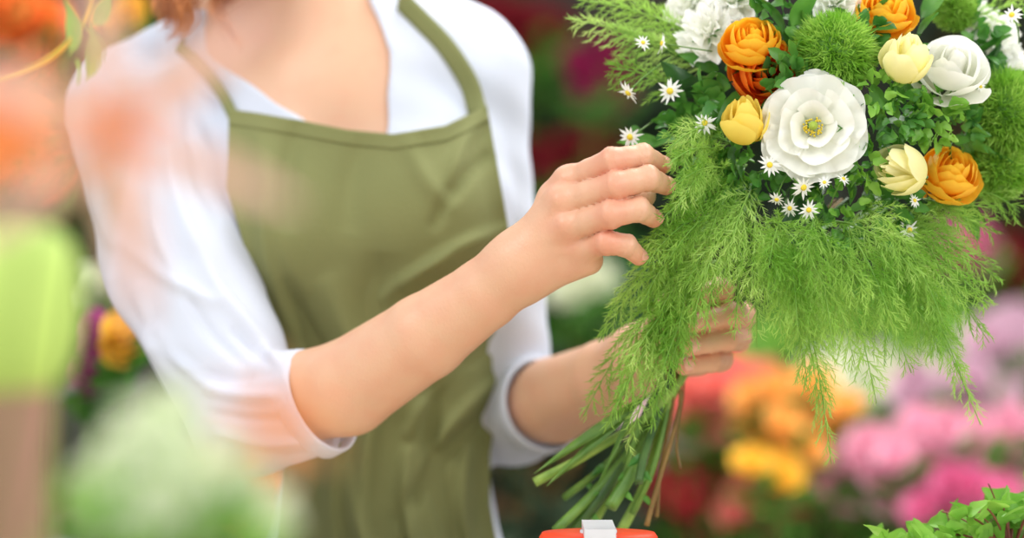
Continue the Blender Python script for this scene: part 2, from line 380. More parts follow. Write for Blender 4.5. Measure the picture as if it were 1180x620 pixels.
for sgn in (-1,1):
    F=smin(F,g.ell(H(sgn*.075,.01,-.01),(.008,.018,.03)),.008)
    F=smin(F,g.cap(H(sgn*.015,-.083,.024),H(sgn*.045,-.072,.024),.008),.012)
Vb,Qb=g.mesh(F)
parts=[(Vb,Qb,np.zeros(len(Vb)))]
# --- arms & hands
def W(px,py,y): return P(px,py,y)
def build_hand(g,fore,palm,fingers,kpalm=.009):
    A=None
    for a,b,ra,rb in fore:
        d=g.cap(a,b,ra,rb); A=d if A is None else smin(A,d,.004)
    Pm=None
    for a,b,ra,rb in palm:
        d=g.cap(a,b,ra,rb); Pm=d if Pm is None else smin(Pm,d,kpalm)
    A=smin(A,Pm,.016)
    out=A
    for pts,rs in fingers:
        d=None
        for i in range(len(pts)-1):
            mid=(pts[i]+pts[i+1])/2; rm=(rs[i]+rs[i+1])/2*.95
            for a,b,ra,rb in ((pts[i],mid,rs[i],rm),(mid,pts[i+1],rm,rs[i+1])):
                c=g.cap(a,b,ra,rb); d=c if d is None else smin(d,c,.002)
        out=np.minimum(out,smin(A,d,.007))
    return g.mesh(out)
Wr=W(598,306,-.030)
I0,M0,R0,P0=W(656,210,-.040),W(648,234,-.052),W(654,262,-.054),W(668,288,-.048)
Rf={'index':([I0,W(706,186,-.070),W(741,180,-.064),W(763,190,-.048)],[.0100,.0094,.0081,.0064]),
    'middle':([M0,W(710,214,-.079),W(747,205,-.075),W(767,214,-.058)],[.0104,.0096,.0083,.0066]),
    'ring':([R0,W(704,247,-.081),W(736,241,-.077),W(753,252,-.062)],[.0100,.0093,.0080,.0064]),
    'pinky':([P0,W(699,279,-.073),W(722,283,-.072),W(736,296,-.062)],[.0088,.0083,.0072,.0060])}
thumb=([W(640,268,-.015),W(688,245,-.008),W(725,232,-.012),W(742,226,-.02)],[.014,.0115,.0105,.0085])
gr=Grid((-.225,-.115,.93),(.125,.135,1.20),.0013)
fore=[(el_r+ax_r*.02,W(400,447,.036),.032,.0342),(W(400,447,.036),W(490,388,.003),.0342,.0300),(W(490,388,.003),W(560,338,-.018),.0300,.0245),(W(560,338,-.018),Wr,.0245,.0222)]
palm=[(Wr,I0,.0155,.0112),(Wr,M0,.0165,.0114),(Wr,R0,.0165,.0112),(Wr,P0,.0155,.0100),(W(612,318,-.028),W(678,300,-.046),.0145,.0102),(W(612,288,-.02),W(640,262,-.012),.015,.013),(W(640,228,-.03),W(658,258,-.035),.012,.012)]
Vr,Qr=build_hand(gr,fore,palm,list(Rf.values())+[thumb])
def blush(V,pts,s=.010):
    t=np.zeros(len(V))
    for p in pts: t+=np.exp(-(((V-p)**2).sum(1))/s**2)
    return np.clip(t*.85+.08+.07*np.sin(V[:,0]*130+V[:,2]*90)*np.sin(V[:,2]*160),0,1)
bp=[p for k in Rf.values() for p in (k[0][0],k[0][1],k[0][3])]
def detail(V,Q,fings,wrist,vd):
    Nn=vnormals(V,Q); dd=np.zeros(len(V))
    for pts,rs in fings.values():
        for j in (1,2):
            ax=norm(pts[j+1]-pts[j-1]); rel=V-pts[j]; al=rel@ax; dist=np.linalg.norm(rel,axis=1); msk=dist<rs[j]*1.7
            for off in (-.003,-.0008,.0014,.0036): dd-=msk*.00050*np.exp(-((al-off)/.0006)**2)
            dd+=.0008*np.exp(-((dist-rs[j])/.004)**2)*msk*np.exp(-(al/.004)**2)
        c=pts[0]+vd*rs[0]*.9; dd+=.0030*np.exp(-((V-c)**2).sum(1)/.007**2)
        e=wrist-pts[0]; t=np.clip(((V-pts[0])@e)/(e@e),0,1); dist=np.linalg.norm(V-pts[0]-e*t[:,None]-vd*.012*(1-t*.2)[:,None],axis=1); dd+=.0018*np.exp(-(dist/.004)**2)*np.sin(np.pi*np.clip(t+.12,0,1))
    return V+Nn*dd[:,None]
Bl=blush(Vr,bp); Vr2=detail(Vr,Qr,Rf,Wr,norm([-.25,-1,.2])); parts.append((Vr2,Qr,Bl))
def L_(px,py,y): return P(px-8,py-12,y)
Wl=W(738,414,.088)
Lf={'index':([L_(812,360,.088),L_(846,351,.060),L_(838,347,.032),L_(804,353,.020)],[.0106,.0100,.0091,.0074]),
    'middle':([L_(828,382,.090),L_(862,376,.058),L_(850,375,.028),L_(806,384,.015)],[.0108,.0101,.0092,.0075]),
    'ring':([L_(826,405,.088),L_(858,401,.056),L_(845,402,.028),L_(804,411,.016)],[.0104,.0097,.0089,.0072]),
    'pinky':([L_(812,426,.080),L_(838,426,.055),L_(827,428,.033),L_(796,434,.021)],[.0094,.0088,.0080,.0066])}
lth=([W(752,398,.078),W(762,376,.050),W(770,356,.026),W(782,342,.012)],[.014,.0118,.0106,.0086])
gl=Grid((-.03,-.015,.96),(.20,.27,1.11),.0014)
fl=[(el_l+ax_l*.02,W(640,461,.20),.028,.0335),(W(640,461,.20),W(698,434,.13),.0335,.0275),(W(698,434,.13),Wl,.0275,.0235)]
pl=[(Wl,k[0][0],.018,.0120) for k in Lf.values()]+[(Wl,lth[0][0],.018,.016)]
Vl,Ql=build_hand(gl,fl,pl,list(Lf.values())+[lth])
Bl=blush(Vl,[p for k in Lf.values() for p in (k[0][1],k[0][2],k[0][3])])*.6; Vl=detail(Vl,Ql,Lf,Wl,norm([.2,1,.2]))
parts.append((Vl,Ql,Bl))
VV=[];QQ=[];TT=[];o=0
for a,b_,c in parts: VV.append(a);QQ.append(b_+o);TT.append(c);o+=len(a)
body=mesh_obj('body',np.concatenate(VV)-PR,np.concatenate(QQ),M['skin'],person,tone=np.concatenate(TT))
def nail(tip,prev,r,out):
    ax=norm(tip-prev); out=norm(out-ax*(np.dot(out,ax))); sd=np.cross(ax,out); V=[];F=[]
    for i in range(8):
        t=i/7
        for j in range(7):
            s=-1+2*j/6; a=s*.85; hw=math.sqrt(max(0,1-abs(2*t-1)**3.5))*.95+.03
            V.append(tip+ax*(-.7+1.35*t)*r*.95+ (sd*math.sin(a*hw)+out*math.cos(a*hw))*r*(1.06-.18*max(0,t-.6)))
    for i in range(7):
        for j in range(6): q=i*7+j; F.append([q,q+1,q+8,q+7])
    ob=mesh_obj('fingernail',np.array(V)-PR,F,M['nail'],person); md=ob.modifiers.new('s','SOLIDIFY'); md.thickness=.0006
for k in Rf.values(): nail(k[0][3],k[0][2],k[1][3],np.array([.6,-.7,.35]))
for k in Lf.values(): nail(k[0][3],k[0][2],k[1][3],np.array([-.1,-1,.1]))
nail(lth[0][3],lth[0][2],lth[1][3],np.array([-.6,-.8,0]))
for cpt,axx,rr in ((cuff_r,ax_r,.0377),(cuff_l,ax_l,.0370)):
    R=frame(axx); V=[];n=64; pr=[(-.013,rr+.0008),(-.0125,rr+.0014),(-.001,rr+.0012),(.0006,rr+.0005),(.0006,rr-.0014),(-.012,rr-.0016)]
    for (dz,r_) in pr:
        for k in range(n): a=2*math.pi*k/n; V.append(cpt+R@np.array([r_*math.cos(a)*(1+.01*math.sin(3*a)),r_*math.sin(a),dz]))
    F_=[[i*n+k,i*n+(k+1)%n,(i+1)*n+(k+1)%n,(i+1)*n+k] for i in range(len(pr)-1) for k in range(n)]
    mesh_obj('cuff_hem',np.array(V)-PR,F_,M['shirt'],shirt)
# face parts
eyew=noise_mat('eye_white',(235,232,228),(240,238,235),10,.2); iris=noise_mat('iris',(60,40,28),(80,54,36),200,.2); lipm=noise_mat('lips',(200,110,104),(208,120,112),50,.4)
def uvs(c,r,n=12):
    V,F=lathe([(max(1e-4,math.sin(math.pi*i/n)),math.cos(math.pi*i/n)) for i in range(n+1)],16); return V*np.array(r)+c,F
for sgn in (-1,1):
    v,f=uvs(H(sgn*.03,-.073,.008),(.0125,.0125,.008)); e=mesh_obj('eye',v-PR,f,eyew,person)
    v,f=uvs(H(sgn*.03,-.083,.006),(.005,.003,.005)); mesh_obj('iris',v-PR,f,iris,e)
    v,f=tube([H(sgn*.014,-.09,.028),H(sgn*.03,-.088,.033),H(sgn*.047,-.078,.028)],[.002,.0025,.001],6); mesh_obj('eyebrow',v-PR,f,M['hair'],person)
v,f=tube([H(-.021,-.078,-.055),H(-.008,-.088,-.052),H(0,-.088,-.053),H(.008,-.088,-.052),H(.021,-.078,-.055)],[.001,.005,.0045,.005,.001],8); mesh_obj('lips',v-PR,f,lipm,person)
# hair
g=Grid((-.32,.08,1.2),(-.04,.42,1.62),.004)
F=g.ell(H(0,.025,.04),(.09,.1,.088)); F=smin(F,g.cap(H(0,.08,.0),H(0,.085,-.14),.06,.05),.04)
F=np.maximum(F,-smin(g.ell(H(0,-.09,-.03),(.062,.075,.085)),g.ell(H(0,-.1,-.12),(.1,.09,.09)),.01))
V,Q=g.mesh(F); hair=mesh_obj('hair',V-PR,Q,M['hair'],person)
st=[]
def lock(path,n,spread,r):
    path=catmull(path,7)
    for i in range(n):
        o1=rng.normal(size=3)*spread; o2=rng.normal(size=3)*spread*1.1; t=np.linspace(0,1,len(path))[:,None]
        ph=rng.random()*6; wob=np.sin(t*7+ph)*.002
        e=int(len(path)*rng.uniform(.86,1.0)); q=(path+o1*(1-t)+o2*t*(1-.55*t)+wob)[:e]; st.append(tube(q,np.linspace(1,.25,e)*r,5))
lock([H(-.07,-.02,.07),H(-.092,-.03,0),P(262,-90,.17),P(232,-30,.15),P(212,0,.145),P(215,25,.145),P(200,44,.145)],110,.009,.0008)
lock([H(-.07,-.03,.06),H(-.09,-.04,0),P(275,-90,.155),P(262,-30,.14),P(250,5,.137),P(262,35,.137),P(280,58,.137)],40,.004,.0007)
lock([H(-.075,.0,.05),H(-.095,0,-.02),P(240,-70,.18),P(205,-20,.17),P(192,0,.165),P(203,18,.16),P(190,32,.16)],90,.008,.0008)
lock([H(-.065,-.03,.06),H(-.085,-.04,0),P(290,-90,.15),P(288,-30,.14),P(262,-5,.138),P(245,8,.138)],70,.007,.0008)
lock([H(.07,.0,.06),H(.09,.02,-.02),P(440,-110,.24),P(440,-60,.27),P(430,-30,.3)],50,.008,.0014)
v,f=merge(st); mesh_obj('hair_lock',v-PR,f,M['hair'],hair)
# trousers & shoes
g=Grid((-.30,.08,.07),(.12,.44,.95),.008)
hp=P(440,700,.26); F=g.ell(hp+[0,0,-.02],(.112,.099,.10))
for sx in (-.06,.06):
    F=smin(F,g.cap(hp+[sx,0,-.06],(hp[0]+sx,.26,.45),.072,.055),.02); F=smin(F,g.cap((hp[0]+sx,.26,.45),(hp[0]+sx,.27,.12),.055,.045),.02)
V,Q=g.mesh(F); mesh_obj('trousers',V-PR,Q,M['denim'],person)
for sx in (-.065,.065):
    g=Grid((hp[0]+sx-.07,.06,-.004),(hp[0]+sx+.07,.36,.14),.005)
    F=smin(g.cap((hp[0]+sx,.29,.045),(hp[0]+sx,.13,.03),.045,.038),g.cap((hp[0]+sx,.28,.05),(hp[0]+sx,.28,.11),.045,.045),.02); F=np.maximum(F,-(g.Z+0*F-.001))
    V,Q=g.mesh(F); mesh_obj('shoe',V-PR,Q,M['shoe'],person)
# --- apron
bvT=BVHTree.FromPolygons([Vector(v) for v in TORSO[0]],TORSO[1].tolist())
cam_o=Vector((0,-D,CZ))
def ray(bv,px,py):
    d=(Vector(P(px,py,1.))-cam_o).normalized(); h=bv.ray_cast(cam_o,d)[0]; return h.y if h is not None else np.nan
topxs=[225,265,300,340,400,450,510,560,600]; topys=[120,126,131,138,150,155,145,122,108]
lys=[120,215,290,390,430,520,620,900]; lxs=[265,262,284,322,330,328,318,295]
rys=[120,200,262,400,450,520,580,620,900]; rxs=[561,575,586,583,577,565,565,572,605]
NU,NV=150,250; PX=np.zeros((NV,NU)); PY=np.zeros((NV,NU)); YD=np.full((NV,NU),np.nan)
for i in range(NV):
    for j in range(NU):
        u=j/(NU-1); px0=265+u*296; ty=np.interp(px0,topxs,topys); py=ty+(880-ty)*(i/(NV-1))
        PX[i,j]=np.interp(py,lys,lxs)*(1-u)+np.interp(py,rys,rxs)*u; PY[i,j]=py; YD[i,j]=ray(bvT,PX[i,j],py)
for i in range(NV):
    r=YD[i]; ok=~np.isnan(r)
    if ok.any(): 
        r[~ok]=np.interp(np.arange(NU)[~ok],np.arange(NU)[ok],r[ok]); 
    else: YD[i]=YD[i-1]
orig=YD.copy()
for it in range(220):
    A=np.pad(YD,1,mode='edge'); av=(A[:-2,1:-1]+A[2:,1:-1]+A[1:-1,:-2]+A[1:-1,2:])/4
    YD=np.minimum(av,orig)
YD-=.0045
s=(YD+D)*K; VA=np.stack([(PX-590)*s,YD,CZ-(PY-310)*s],2).reshape(-1,3)
QA=np.array([[i*NU+j,(i)*NU+j+1,(i+1)*NU+j+1,(i+1)*NU+j] for i in range(NV-1) for j in range(NU-1)])[:,::-1]
AF=[(300,150,345,330,16,3),(345,145,330,260,13,-2.5),(420,165,400,260,16,-2),(470,165,520,240,12,2.5),(555,135,520,210,9,3),(560,180,500,260,9,-3),(585,265,470,330,10,5),(582,300,450,390,10,-4),(580,340,480,440,10,5),(578,390,500,460,9,-4),(570,440,480,560,10,5),(560,480,460,600,11,-5),(380,330,470,470,18,4),(330,330,420,470,12,-4),(450,420,420,620,11,5),(500,440,520,620,10,-5),(400,480,385,620,10,4),(540,520,545,640,8,5),(300,240,340,380,10,3),(440,300,430,400,20,-3),(400,540,440,660,10,5),(470,520,480,640,9,5),(520,300,440,345,9,3),(535,420,470,500,8,4)]
NA=np.tile([0,-1,0],(len(VA),1)); VA=VA+NA*(np.maximum(folds(VA,NA,AF,2.2),-.005)+.005)[:,None]
apron=mesh_obj('apron',VA-PR,QA,M['apron'],person); md=apron.modifiers.new('solid','SOLIDIFY'); md.thickness=.0014
apron['label']='olive green cotton bib apron'
NAr=VA.reshape(NV,NU,3)
hv=NAr[:7].copy(); hv[:,:,1]-=.0009
hq=[[i*NU+j,(i+1)*NU+j,(i+1)*NU+j+1,i*NU+j+1] for i in range(6) for j in range(NU-1)]
hm=mesh_obj('hem',hv.reshape(-1,3)-PR,hq,M['apron'],apron); md=hm.modifiers.new('solid','SOLIDIFY'); md.thickness=.0008
me=shirt.data; bvS=BVHTree.FromPolygons([Vector(np.array(v.co)+PR) for v in me.vertices],[list(p.vertices) for p in me.polygons])
def strap(path,w,back):
    pp=[np.array(p,float) for p in path]; pts=catmull([np.array([*p,0]) for p in pp],10)[:,:2]
    T=np.gradient(pts,axis=0); ys=[]
    for k,(q,t) in enumerate(zip(pts,T)):
        n=np.array([-t[1],t[0]]); n/=np.linalg.norm(n); yy=[ray(bvS,*(q+n*w*f)) for f in (-.5,0,.5)]
        ys.append(yy)
    ys=np.array(ys); 
    for c in range(3):
        ok=~np.isnan(ys[:,c]); ys[:,c]=np.interp(np.arange(len(ys)),np.arange(len(ys))[ok],ys[ok,c]) if ok.any() else .2
    y=np.minimum(ys.min(1),ys[:,1])-.003
    for _ in range(3): y=np.minimum(y,np.convolve(np.pad(y,1,mode='edge'),[.25,.5,.25],'valid'))
    V=[]
    for q,t,yy in zip(pts,T,y):
        n=np.array([-t[1],t[0]]); n/=np.linalg.norm(n)
        for f in (-.5,-.2,.2,.5): V.append(P(*(q+n*w*f),yy-(.0008 if abs(f)<.3 else 0)))
    row=V[-4:]
    for bx,by,bz in back: V+= [r+np.array([bx,by,bz]) for r in row]
    n=len(V)//4; F=[[i*4+j,i*4+j+1,i*4+j+5,i*4+j+4] for i in range(n-1) for j in range(3)]
    o=mesh_obj('strap',np.array(V)-PR,F,M['apron'],apron); md=o.modifiers.new('s','SOLIDIFY'); md.thickness=.0018; md.offset=0
strap([(550,128),(540,95),(515,55),(487,25),(468,6)],22,[(-.008,.02,.012),(-.016,.05,.016),(-.03,.1,-.01),(-.04,.13,-.08)])
strap([(269,134),(258,112),(240,86),(220,66),(208,56)],12,[(0,.02,.012),(.005,.05,.014),(.02,.1,-.01),(.04,.13,-.08)])

# ================================================================= BOUQUET
grip=P(796,392,.048)
bq=empty('bouquet',grip,'hand-held bouquet of white, yellow and orange blooms with feathery green fern','bouquet'); BR=grip
def axis_for(px,py,k=.0045): return norm([(px-965)*k,-1,-(py-150)*k*.9+.12])
def dep(px,py): r=math.hypot(px-965,py-140)*.00061; return -.055+.75*r*r/.14
FL=[('lisianthus',LIS,'white',937,147,-.016,62,'large open white bloom with yellow centre','lis'),
 ('ranunculus',RAN,'redorange',878,84,.004,36,'deep red-orange bloom behind the yellow-orange one',None),
 ('ranunculus',RAN,'orange',866,58,-.014,34,'yellow-orange bloom near the upper left of the bouquet',None),
 ('stock_bloom',STK,'white',818,38,-.008,40,'ruffled white bloom at upper left of the bouquet',None),
 ('stock_bloom',STK,'white',845,2,.0,42,'ruffled white bloom cut by the top edge',None),
 ('stock_bloom',STK,'white',795,8,.002,32,'small ruffled white bloom at the left',None),
 ('lisianthus',STK,'white',962,4,-.006,30,'small white bloom above the fuzzy green ball',None),
 ('ranunculus',RAN,'orange',1018,22,-.006,33,'orange bloom at the top of the bouquet',None),
 ('rose_bud',BUD,'yellow',860,162,-.026,27,'deep yellow rosebud left of the big white bloom',None),
 ('rose_bud',BUD,'cream',1038,92,-.026,28,'pale yellow rosebud beside the white rose',None),
 ('rose_bud',BUD,'cream',1060,200,-.030,30,'pale yellow rosebud beside the golden bloom',None),
 ('rose',ROSE,'white',1095,90,-.018,42,'white rose at upper right',None),
 ('stock_bloom',STK,'white',1145,45,.01,36,'ruffled white bloom right of the white rose',None),
 ('stock_bloom',STK,'white',1122,22,.016,28,'small white bloom above the white rose',None),
 ('stock_bloom',STK,'white',1165,80,.02,28,'small white bloom at the right edge',None),
 ('ranunculus',RAN,'golden',1090,208,-.016,36,'golden orange bloom at lower right',None)]
AX={8:(-.12,-.5,.9),9:(.15,-.5,.9),10:(-.85,-.5,.08),11:(-.05,-.75,.65),0:(-.12,-1,.05),2:(-.1,-.7,.72),1:(.1,-.9,.1),15:(.2,-.75,.62),7:(.0,-.7,.7)}
for i,(nm,ly,mt,px,py,dy,rp,lb,ce) in enumerate(FL):
    y=dep(px,py)+dy; ax=AX.get(i,axis_for(px,py)); r=rp*S(y)
    flower(nm,ly,M[mt],P(px,py,y+.012),ax,r,i*1.3,bq,BR,lb,seed=i*3+1,center=ce)
for (px,py,r) in [(772,105,17),(724,107,16),(726,158,16),(763,50,13),(741,49,11),(812,142,16),(887,190,15),(926,216,16),(910,240,12),(932,242,13),(1048,265,14),(972,206,10),(806,250,11),(1166,17,14),(1054,231,10),(895,230,11),(950,210,9),(1130,100,9)]:
    y=min(dep(px,py)-.006,.008)+random.uniform(-.018,-.008); ax=norm(np.array(axis_for(px,py,.002))+rng.normal(size=3)*.3)
    make_daisy(P(px,py,y-.008),ax,r*S(y),random.random()*6,bq,BR)
def fuzzy(px,py,r,dy,sq=1.0,lb=None):
    y=dep(px,py)+dy; R=r*S(y)*1.05; c=P(px,py,y+.02); n=6500
    d=rng.normal(size=(n,3)); d/=np.linalg.norm(d,axis=1,keepdims=True)
    B=d*R*rng.uniform(.55,.85,size=(n,1)); dr=d+rng.normal(size=(n,3))*.45; dr/=np.linalg.norm(dr,axis=1,keepdims=True)
    V,F=needles(B,dr,R*rng.uniform(.15,.32,size=n),.0011); V[:,2]*=sq
    o=mesh_obj('fuzzy_ball_bloom',V,F,M['fuzz'],bq); o.location=tuple(c-BR); 
    if lb:o['label']=lb
    v,f=uvs(np.zeros(3),(R*.7,R*.7,R*.7*sq)); mesh_obj('core',v,f,M['fuzzcore'],o)
fuzzy(962,62,50,-.012,lb='round fuzzy green bloom above the big white bloom')
fuzzy(1158,132,48,-.024,1.15,lb='fuzzy green bloom at the right edge')
fuzzy(1150,195,38,-.02,1.,lb='small fuzzy green bloom below the right edge one')
fuzzy(1100,10,26,.0,1.,lb='small fuzzy green bloom at the top')
def leafpart(nm,mat,px,py,y,dirs,L,Wd,n=1,lobes=0,fold=.25):
    v,f=scatter(leaf(1,Wd,fold,random.uniform(.05,.35),8,lobes),[P(px,py,y)-BR],[dirs],[L],[random.random()*6]); mesh_obj(nm,v,f,mat,bq)
rd=random.Random(3)
for i in range(90):
    a=rd.random()*6.28; rr=math.sqrt(rd.random()); px=965+rr*190*math.cos(a); py=135+rr*135*math.sin(a)
    if py<-45 or px>1215: continue
    y=dep(px,py)+.022+rd.uniform(0,.02); dv=norm([math.cos(a)*rr+rd.uniform(-.5,.5),-.3+rd.uniform(-.4,.3),-math.sin(a)*rr+rd.uniform(-.4,.5)])
    leafpart('leaf',[M['leaf'],M['leafdark'],M['leaf']][i%3],px,py,y,dv,rd.uniform(.028,.044),.42)
def sprig(px,py,y,n,rad,L,mat,wd=.7):
    pos=[];di=[];sc=[]
    for i in range(n):
        a=rng.random()*6.28; r=rad*math.sqrt(rng.random()); q=P(px+r*math.cos(a),py+r*math.sin(a),y+rng.uniform(-.012,.012)); pos.append(q-BR)
        di.append(norm([math.cos(a)*.6+rng.normal()*.4,-.5+rng.normal()*.3,-math.sin(a)*.6+rng.normal()*.4])); sc.append(L*rng.uniform(.6,1.1))
    v,f=scatter(leaf(1,wd,.3,.25,7,1.5),pos,di,sc,rng.random(n)*6); mesh_obj('leaf_sprig',v,f,mat,bq)
for a in [(1075,138,-.004,70,32,.013,'leafbright'),(1105,150,.0,40,22,.012,'leaf'),(1035,130,.0,44,24,.012,'leaf'),(1010,170,.004,24,20,.012,'leaf'),(905,20,.006,40,30,.015,'leaf'),(990,45,.006,40,26,.014,'leaf'),(790,140,.004,30,28,.015,'leaf'),(985,240,.004,60,50,.013,'leaf'),(820,190,.0,40,36,.013,'leafbright'),(1012,105,-.0,40,24,.012,'leafbright'),(960,235,.0,30,30,.011,'leafbright'),(870,190,.006,60,40,.013,'leaf'),(850,110,.01,50,40,.015,'leaf'),(1030,225,.0,50,34,.012,'leaf'),(1120,60,.02,50,34,.014,'leaf'),(920,90,.006,40,30,.014,'leaf'),(1000,190,.002,40,26,.012,'leafbright')]:
    sprig(a[0],a[1],dep(a[0],a[1])+a[2],a[3],a[4],a[5],M[a[6]])
for px,py,dx,dz,L in [(740,160,-.2,.1,.03),(912,30,.5,.8,.036),(850,165,-.3,-.6,.03),(760,165,-.6,.1,.03),(1180,20,.6,.6,.04),(835,105,-.9,.2,.03),(1005,95,.3,-.9,.026)]:
    leafpart('leaf',M['leaf'],px,py,dep(px,py)+.004,norm([dx,-.35,dz]),L,.4)
def frond(p0,p1,bow,width,mat,dens=1.0):
    ctrl=(p0+p1)/2+np.array(bow); ax=bez([p0,ctrl,p1],40); L=np.linalg.norm(np.diff(ax,axis=0),axis=1).sum()
    T=np.gradient(ax,axis=0); T/=np.linalg.norm(T,axis=1,keepdims=True)
    nb=int(L/.0040*dens); Bs=[];Ds=[];Ls=[]; tubes=[tube(ax[::3],np.linspace(.0010,.0003,len(ax[::3])),4)]
    for i in range(nb):
        t=.08+.92*i/nb; k=min(39,int(t*39)); pt=ax[k]; tt=T[k]
        sd=norm(np.cross(tt,[0.05,1,.05]))*(1 if i%2 else -1)+rng.normal(size=3)*.45; sd=norm(sd-tt*(sd@tt))
        an=math.radians(rng.uniform(22,46)); bl=width*(math.sin(math.pi*min(1,.15+.85*t))**.6*.9+.12)*rng.uniform(.7,1.15)*(1.12-t*.55)
        bd=tt*math.cos(an)+sd*math.sin(an); e=pt+bd*bl+np.array([0,0,-.3*bl]); mid=pt+bd*bl*.5
        br=bez([pt,mid,e],6); Bq=bez([pt,mid,e],max(4,int(bl/.0010))); Tq=np.gradient(Bq,axis=0); Tq/=np.linalg.norm(Tq,axis=1,keepdims=True)+1e-9
        n=len(Bq); r=rng.normal(size=(n,3)); r-=Tq*(r*Tq).sum(1,keepdims=True); r/=np.linalg.norm(r,axis=1,keepdims=True)
        d=Tq*.78+r*.55; d/=np.linalg.norm(d,axis=1,keepdims=True)
        Bs.append(Bq);Ds.append(d);Ls.append(rng.uniform(.005,.010,size=n)*(1.1-.5*np.linspace(0,1,n)))
        Bs.append(br[:-1]);dd=np.diff(br,axis=0);ll=np.linalg.norm(dd,axis=1);Ds.append(dd/ll[:,None]);Ls.append(ll*1.5)
    V,F=needles(np.concatenate(Bs),np.concatenate(Ds),np.concatenate(Ls),.00068)
    o=mesh_obj('fern_frond',V-BR,F,mat,bq,smooth=False)
    v,f=merge(tubes); mesh_obj('stem',v-BR,f,M['fernstem'],o)
FR=[
 (830,90,.03,655,22,.02,.030),(820,50,.03,665,0,.03,.026),(800,110,.02,702,78,.01,.030),(810,80,.03,705,40,.02,.03),(790,70,.03,720,-10,.03,.03),
 (840,150,.0,770,190,-.02,.02),(850,170,.0,778,172,-.05,.022),(840,190,.0,792,215,-.062,.022),(840,200,-.0,772,232,-.05,.022),(830,150,-.0,765,160,-.03,.022),(840,180,-.02,768,192,-.085,.02),(850,200,-.02,772,220,-.085,.02),(830,150,-.02,768,176,-.07,.016),(840,220,-.02,760,256,-.078,.02),(820,250,-.02,744,306,-.075,.02),(830,200,-.02,780,240,-.09,.02),
 (840,210,.0,735,300,-.03,.030),(835,230,.0,700,370,-.03,.032),(830,250,.0,690,395,-.015,.03),(820,270,-.01,705,440,-.02,.030),(815,290,.0,672,480,.0,.03),(815,300,-.01,722,520,-.02,.028),(825,300,-.02,762,430,-.04,.026),(830,280,-.02,760,360,-.05,.03),(850,250,-.02,790,330,-.06,.034),(810,320,.0,695,500,-.02,.028),(805,330,-.01,705,480,-.03,.026),(800,330,-.02,725,420,-.04,.03),(840,240,-.02,770,300,-.07,.030),(800,270,-.02,740,350,-.05,.032),(780,360,-.01,712,470,-.02,.026),(800,310,-.02,782,380,-.05,.022),(820,300,-.03,800,365,-.06,.022),(800,340,-.02,765,455,-.03,.022),(830,300,-.02,812,385,-.05,.016),(855,290,-.02,846,392,-.05,.016),(870,290,-.02,872,400,-.04,.018),(790,340,-.02,750,500,-.02,.020),
 (860,240,-.02,830,335,-.06,.028),(870,250,-.02,866,340,-.07,.030),(885,260,-.02,900,385,-.06,.030),(895,270,-.02,930,440,-.05,.032),(905,270,-.02,958,535,-.04,.030),(900,280,-.03,945,470,-.05,.034),(930,270,-.02,985,420,-.06,.038),(950,270,-.02,1010,465,-.05,.036),(960,270,-.02,1050,430,-.05,.038),(980,265,-.02,1085,410,-.04,.038),(990,265,-.02,1130,490,-.03,.034),(1000,262,-.01,1140,395,-.03,.036),(1010,260,-.01,1152,325,-.02,.034),(1010,255,.0,1120,300,-.04,.034),(1020,250,.0,1150,270,-.01,.03),(1050,245,.0,1150,240,-.01,.026),(1040,250,-.01,1100,350,-.05,.036),(920,260,-.03,1000,340,-.08,.036),(880,250,-.03,950,330,-.08,.036),(960,255,-.03,1060,320,-.07,.036),(850,260,-.03,900,325,-.08,.034),(900,255,-.03,885,310,-.08,.032),(870,215,-.02,840,290,-.07,.032),(860,190,-.01,815,280,-.06,.03),(1060,230,.0,1110,260,-.04,.025),(1120,220,.01,1175,245,.0,.024),(1100,30,.04,1180,5,.03,.02),(1000,250,.02,1070,380,.01,.036),(930,260,.03,925,390,.02,.034),
 (930,255,-.03,960,400,-.07,.036),(970,260,-.03,1030,380,-.07,.036),(1010,270,-.02,1110,440,-.04,.034),(905,260,-.03,920,390,-.07,.034),(1000,262,-.02,1140,355,-.04,.034),(850,230,-.02,810,330,-.07,.030),(1020,262,-.02,1090,380,-.06,.034),(990,240,-.03,1050,290,-.07,.03),(940,245,-.03,930,300,-.08,.03)]
for i,(x0,y0,d0,x1,y1,d1,w) in enumerate(FR):
    p0=P(x0,y0,d0); p1=P(x1,y1,d1); L=np.linalg.norm(p1-p0)
    frond(p0,p1,(0,-.1*L,.22*L if y1>y0 else .1*L),w,M['fernlight'] if i%3==0 else M['fern'])
SE=[(616,556,.03,.0034,2),(640,612,.02,.0036,0),(656,618,.03,.0046,3),(684,566,.05,.0032,3),(703,585,.01,.0046,0),(716,612,.04,.0036,2),(736,556,.0,.0030,3),(745,606,.02,.0018,1),(757,596,.04,.0014,1),(676,618,.05,.0032,2),(650,574,.06,.0026,0),(784,540,.03,.0010,1),(728,592,.03,.0024,0)]
SM=[M['stem'],M['stembrown'],M['stemlight'],M['stemdark']]
